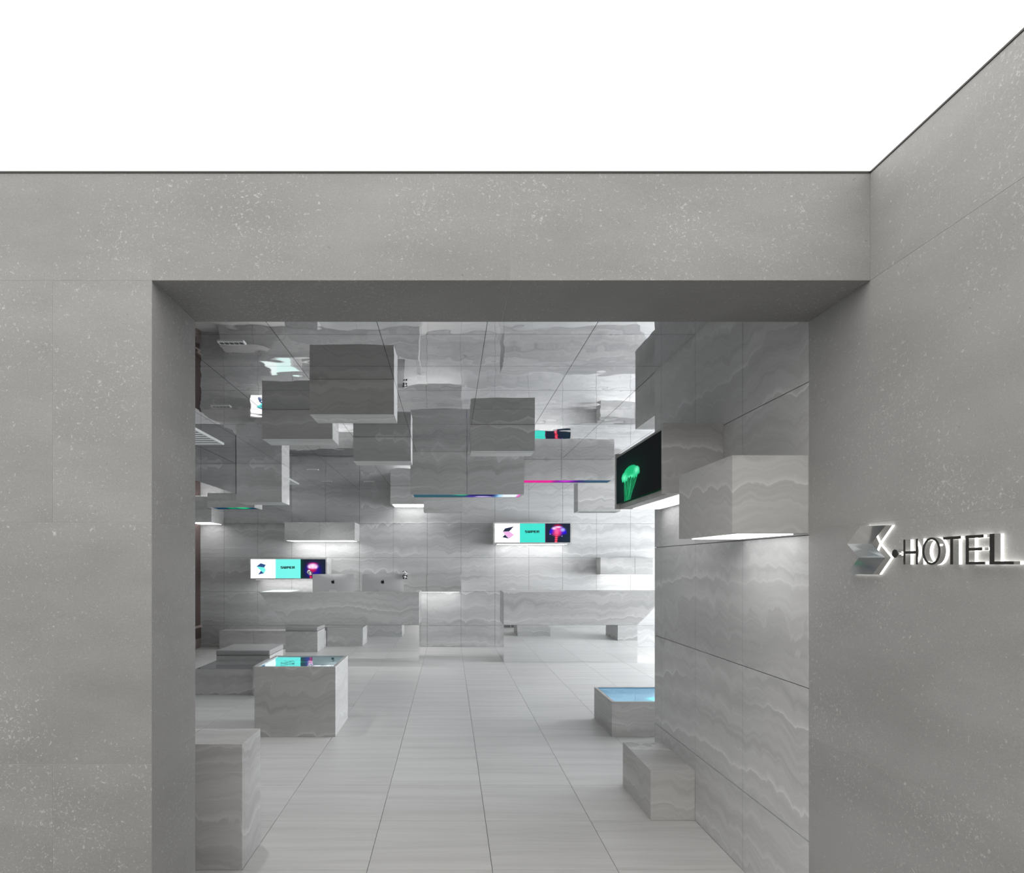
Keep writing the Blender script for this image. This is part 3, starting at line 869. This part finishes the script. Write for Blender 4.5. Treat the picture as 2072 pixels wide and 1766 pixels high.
def computer(label, x, y, z, rz):
    r = thing('desktop_computer', label, 'computer', (x, y, z), 'computers on the left desk')
    r.rotation_euler = (0, 0, rz)
    def add(name, me, parent=r):
        me.materials.append(M[mt])
        return link(name, me, parent)
    # local: back of the machine faces -y
    w, hh, z0 = 0.325, 0.452, 0.075
    # rear shell: bulged grid
    n, m = 16, 12
    vs, fs = [], []
    for j in range(m + 1):
        for i in range(n + 1):
            a, b = -1 + 2 * i / n, -1 + 2 * j / m
            bul = max(0.0, (1 - abs(a) ** 2.4) * (1 - abs(b) ** 2.4)) ** 0.8
            vs.append((a * w, -0.008 - 0.034 * bul, z0 + (b + 1) / 2 * hh))
    for j in range(m):
        for i in range(n):
            p = j * (n + 1) + i
            fs.append((p, p + 1, p + n + 2, p + n + 1))
    me = bpy.data.meshes.new('shell'); me.from_pydata(vs, [], fs)
    for p in me.polygons: p.use_smooth = True
    mt = 'alu'; shell = add('rear_shell', me)
    me = bpy.data.meshes.new('bezel')
    c = [(-w, -w), (w, -w)]
    v = [(-w, -0.008, z0), (w, -0.008, z0), (w, 0.0, z0), (-w, 0.0, z0), (-w, -0.008, z0 + hh), (w, -0.008, z0 + hh), (w, 0, z0 + hh), (-w, 0, z0 + hh)]
    me.from_pydata(v, [], [(0, 3, 2, 1), (4, 5, 6, 7), (1, 2, 6, 5), (2, 3, 7, 6), (3, 0, 4, 7)])
    mt = 'alu'; add('edge_frame', me)
    me = bpy.data.meshes.new('glass')
    me.from_pydata([(-w + 0.006, 0.001, z0 + 0.08), (w - 0.006, 0.001, z0 + 0.08), (w - 0.006, 0.001, z0 + hh - 0.006), (-w + 0.006, 0.001, z0 + hh - 0.006)], [], [(3, 2, 1, 0)])
    mt = 'screen_off'; add('screen', me)
    # stand: neck and foot
    def sweep(name, prof, half):
        vs, fs = [], []
        for (yy, zz, hw) in prof:
            vs += [(-hw, yy, zz), (hw, yy, zz)]
        k = len(prof)
        n2 = len(vs)
        vs += [(a, b + 0.008, c) for a, b, c in vs]
        for i in range(k - 1):
            q = 2 * i
            fs += [(q, q + 1, q + 3, q + 2), (n2 + q, n2 + q + 2, n2 + q + 3, n2 + q + 1), (q, q + 2, n2 + q + 2, n2 + q), (q + 1, n2 + q + 1, n2 + q + 3, q + 3)]
        fs += [(0, n2, n2 + 1, 1), (2 * k - 2, 2 * k - 1, n2 + 2 * k - 1, n2 + 2 * k - 2)]
        me = bpy.data.meshes.new(name); me.from_pydata(vs, [], fs)
        return me
    mt = 'alu'
    me = sweep('neck', [(-0.112, 0.012, 0.088), (-0.098, 0.10, 0.074), (-0.075, 0.20, 0.062), (-0.058, 0.285, 0.053)], 0.06)
    nk = add('stand_neck', me)
    me2 = box_mesh(0.20, 0.17, 0.008, 'alu')
    link('stand_foot', me2, r, (0, -0.035, 0.005))
    # mark on the back: local plane in front of the bulge
    s = 0.056
    vs, fs = [], []
    mark = bpy.data.meshes.new('mark')
    bm = bmesh.new()
    for ol in (apple_outline(), LEAF):
        vv = [bm.verts.new((a * s, -0.0432, z0 + hh * 0.735 + (b - 0.3) * s)) for a, b in ol]
        f = bm.faces.new(vv)
    bmesh.ops.triangulate(bm, faces=bm.faces)
    bm.to_mesh(mark); bm.free()
    mt = 'alu_dark'; mk = add('fruit_mark', mark); mk['label'] = 'black bitten apple mark'
    return r
ZM = 0.7815
YM = 10.20
computer('left desktop computer on the reception desk, silver back towards the lobby', -1.817, YM, ZM + 0.001, 0.0)
computer('right desktop computer on the reception desk with a panda on its corner', -1.042, YM, ZM + 0.001, 0.0)

def uv_sphere(r, sx=1, sy=1, sz=1, c=(0, 0, 0), n=14, m=9):
    bm = bmesh.new()
    bmesh.ops.create_uvsphere(bm, u_segments=n, v_segments=m, radius=r)
    for v in bm.verts:
        v.co = Vector((v.co.x * sx + c[0], v.co.y * sy + c[1], v.co.z * sz + c[2]))
    return bm
def panda(label, loc, rot, sc):
    r = thing('panda_figure', label, 'figurine', loc, 'panda figures on the computers')
    r.rotation_euler = rot
    r.scale = (sc, sc, sc)
    def add(name, bm, mat, parent=r):
        me = bpy.data.meshes.new(name); bm.to_mesh(me); bm.free()
        for p in me.polygons: p.use_smooth = True
        me.materials.append(M[mat])
        return link(name, me, parent)
    add('belly', uv_sphere(0.034, 1, 0.85, 1.05, (0, 0, 0.036)), 'panda_white')
    add('shoulder_band', uv_sphere(0.030, 1.08, 0.92, 0.5, (0, 0, 0.062)), 'panda_black')
    head = add('head', uv_sphere(0.036, 1.1, 0.92, 0.92, (0, -0.004, 0.098)), 'panda_white')
    for s in (-1, 1):
        add('ear', uv_sphere(0.012, 1, 0.6, 1, (s * 0.028, 0.002, 0.128)), 'panda_black')
        add('eye_patch', uv_sphere(0.009, 0.85, 0.5, 1.15, (s * 0.0145, -0.034, 0.102)), 'panda_black', head)
        add('arm', uv_sphere(0.014, 0.9, 1.3, 1.5, (s * 0.033, -0.014, 0.052)), 'panda_black')
        add('leg', uv_sphere(0.016, 1, 1.35, 0.9, (s * 0.024, -0.022, 0.012)), 'panda_black')
    add('nose', uv_sphere(0.0055, 1.2, 0.8, 0.8, (0, -0.038, 0.090)), 'panda_black', head)
    return r
panda('panda figure peeping over the right corner of the right computer', (-0.70, 10.165, 1.235), (0, 0.05, 0.35), 0.88)
panda('panda figure lying on the left corner of the left computer', (-2.165, 10.18, 1.305), (0.2, 1.05, 2.6), 0.80)

# ------------------------------------------------------------------ ceiling fittings
DG = 'small recessed downlights in the mirror ceiling'
def downlight(label, x, y):
    r = thing('recessed_downlight', label, 'downlight', (x, y, ZC), DG)
    box('housing', r, (x - 0.078, x + 0.078, y - 0.03, y + 0.03, ZC - 0.006, ZC - 0.0005), 'white_paint')
    for i in range(5):
        cx = x - 0.058 + 0.029 * i
        box('reflector_cell', r, (cx - 0.0115, cx + 0.0115, y - 0.016, y + 0.016, ZC - 0.0075, ZC - 0.006), 'dark_cell')
    ld = bpy.data.lights.new('downlight_beam', 'SPOT')
    ld.energy, ld.spot_size, ld.spot_blend, ld.shadow_soft_size = DOWN, math.radians(95), 0.8, 0.04
    link('downlight_beam', ld, r, (0, 0, -0.06))
downlight('five-cell downlight nearest the opening at upper left', -1.29, 3.86)
downlight('five-cell downlight left of the second hanging box', -1.90, 5.42)
downlight('five-cell downlight right of the tall left ceiling box', -1.90, 9.06)
downlight('five-cell downlight nearest the back wall, left of a pair', -1.95, 10.36)
downlight('five-cell downlight nearest the back wall, right of a pair', -1.28, 10.36)
def grille(label, y0, y1):
    x0, x1 = XD + 0.002, -2.463
    r = thing('air_grille', label, 'air grille', ((x0 + x1) / 2, y0, ZC), 'white air grilles in the ceiling')
    z0, z1 = ZC - 0.012, ZC - 0.0005
    box('grille_frame', r, (x0, x0 + 0.02, y0, y1, z0, z1), 'white_paint')
    box('grille_frame', r, (x1 - 0.02, x1, y0, y1, z0, z1), 'white_paint')
    box('grille_frame', r, (x0 + 0.02, x1 - 0.02, y0, y0 + 0.02, z0, z1), 'white_paint')
    box('grille_frame', r, (x0 + 0.02, x1 - 0.02, y1 - 0.02, y1, z0, z1), 'white_paint')
    box('grille_back', r, (x0 + 0.02, x1 - 0.02, y0 + 0.02, y1 - 0.02, z1 - 0.002, z1), 'dark_cell')
    n = int((y1 - y0 - 0.04) / 0.105)
    for i in range(n):
        yy = y0 + 0.02 + (y1 - y0 - 0.04) * (i + 0.5) / n
        box('slat', r, (x0 + 0.02, x1 - 0.02, yy - 0.036, yy + 0.036, z0 + 0.002, z0 + 0.005), 'white_paint')
grille('slatted white air grille by the bulkhead, nearer the opening', 6.1, 7.12)
grille('slatted white air grille by the bulkhead, nearer the back wall', 9.7, 10.68)

# ------------------------------------------------------------------ lit sign on the passage wall
def on_wall(px, py, depth):
    """photo pixel to a point on the plane `depth` in front of the side wall"""
    xf = XW - depth
    y = F_PX * xf / (px - VX)
    return Vector((xf, y, EYE - (py - VY) * y / F_PX))
def s8(x, y):
    return (1640 + x * 432 / 2072, 960 + y * 300 / 1439)
def s5(x, y):
    return (1700 + x * 130 / 1640, 1040 + y * 140 / 1766)

GAP = 0.009
sign = thing('hotel_sign', 'halo-lit metal sign reading HOTEL beside the mirror-polished S logo', 'sign', (XW, 1.8, EYE), None)
def letter(name, outlines, depth, label):
    """each outline: list of pixel points of the front face"""
    root = None
    fv, ff, hv, hf, bv, bf = [], [], [], [], [], []
    for ol in outlines:
        front = [on_wall(x, y, depth) for x, y in ol]
        n = len(front)
        i0 = len(fv)
        fv += front + [p + Vector((depth - GAP, 0, 0)) for p in front]
        ff += [tuple(range(i0 + 2 * n - 1, i0 + n - 1, -1))] + [(i0 + i, i0 + (i + 1) % n, i0 + n + (i + 1) % n, i0 + n + i) for i in range(n)]
        j0 = len(hv)
        c = sum((p for p in front), Vector()) / n
        hv += [Vector((XW - GAP + 0.0002, p.y, p.z)) for p in front] + [Vector((XW - 0.0005, p.y, p.z)) for p in front]
        hf += [(j0 + i, j0 + (i + 1) % n, j0 + n + (i + 1) % n, j0 + n + i) for i in range(n)]
        b0 = len(bv)
        bv += [p - Vector((0.0006, 0, 0)) for p in front]
        bf.append(tuple(range(b0, b0 + n)))
    a = mesh(name, sign, fv, ff, 'steel')
    a['label'] = label
    mesh('letter_face', a, bv, bf, 'dark_metal')
    mesh('halo_backing', a, hv, hf, 'halo')
    return a
def rc(x0, y0, x1, y1):
    return [s8(x0, y0), s8(x1, y0), s8(x1, y1), s8(x0, y1)]
LD = 0.025
top = lambda x: 632 - (x - 900) * 0.066         # slope of the letter tops in the zoomed crop
B = 872
def bar(x0, x1, ya, yb):                        # ya, yb as fractions of letter height from the bottom
    f = lambda x, q: B - (B - top(x)) * q
    return [s8(x0, f(x0, yb)), s8(x1, f(x1, yb)), s8(x1, f(x1, ya)), s8(x0, f(x0, ya))]
letter('letter_h', [bar(903, 921, 0, 1), bar(1024, 1043, 0, 1), bar(921, 1024, 0.42, 0.53)], LD, 'steel letter H')
ring_o, ring_i = [], []
quads = []
cx, rx = 1174, 88
NO = 36
def opt(a, k):
    x = cx + rx * k[0] * math.cos(a)
    h = B - top(x)
    return s8(x, B - h * 0.5 - h * 0.515 * k[1] * math.sin(a))
for i in range(NO):
    a, b = 2 * math.pi * i / NO, 2 * math.pi * (i + 1) / NO
    quads.append([opt(a, (1, 1)), opt(b, (1, 1)), opt(b, (0.78, 0.85)), opt(a, (0.78, 0.85))])
letter('letter_o', quads, LD, 'steel letter O')
letter('letter_t', [bar(1288, 1456, 0.90, 1), bar(1357, 1384, 0, 0.90)], LD, 'steel letter T')
letter('letter_e', [bar(1508, 1537, 0, 1), bar(1537, 1680, 0.90, 1), bar(1537, 1668, 0.47, 0.57), bar(1537, 1690, 0, 0.09)], LD, 'steel letter E')
letter('letter_l', [bar(1740, 1785, 0, 1), bar(1785, 1972, 0, 0.10)], LD, 'steel letter L')
dot = [s8(820 + 28 * math.cos(a), 767 + 40 * math.sin(a)) for a in [i * math.pi / 12 for i in range(24)]]
letter('sign_dot', [dot], 0.034, 'round steel dot between logo and letters')

# folded ribbon logo: three parallelograms, folds standing proud
A0, A1, A2, A3 = (175, 760), (460, 312), (1110, 285), (790, 750)
B2, B3 = (1080, 1108), (405, 1108)
C2, C3 = (790, 1540), (150, 1535)
LP = 0.036
dep = {A0: LP, A3: LP, A1: LP - 0.007, A2: LP - 0.007, B2: LP - 0.009, B3: LP - 0.009, C2: LP - 0.004, C3: LP - 0.004}
def lw(p, d=None):
    q = on_wall(*s5(*p), LP)
    return Vector((XW - (dep[p] if d is None else d), q.y, q.z))
logo = thing('ribbon_logo', 'mirror-polished folded ribbon logo shaped like an S, halo-lit, left of HOTEL', 'sign', (XW, 2.0, EYE))
for quad in ((A0, A1, A2, A3), (A0, A3, B2, B3), (B3, B2, C2, C3)):
    pts = [lw(p) for p in quad]
    back = [Vector((XW - GAP, p.y, p.z)) for p in pts]
    fs = [(0, 1, 2, 3), (7, 6, 5, 4)] + [(i, (i + 1) % 4, 4 + (i + 1) % 4, 4 + i) for i in range(4)]
    a = mesh('ribbon_facet', logo, pts + back, fs, 'steel')
ol = [A0, A1, A2, A3, B2, C2, C3, B3]
n = len(ol)
hv = [lw(p, GAP - 0.0003) for p in ol] + [lw(p, 0.0005) for p in ol]
mesh('halo_backing', logo, hv, [(i, (i + 1) % n, n + (i + 1) % n, n + i) for i in range(n)], 'halo')
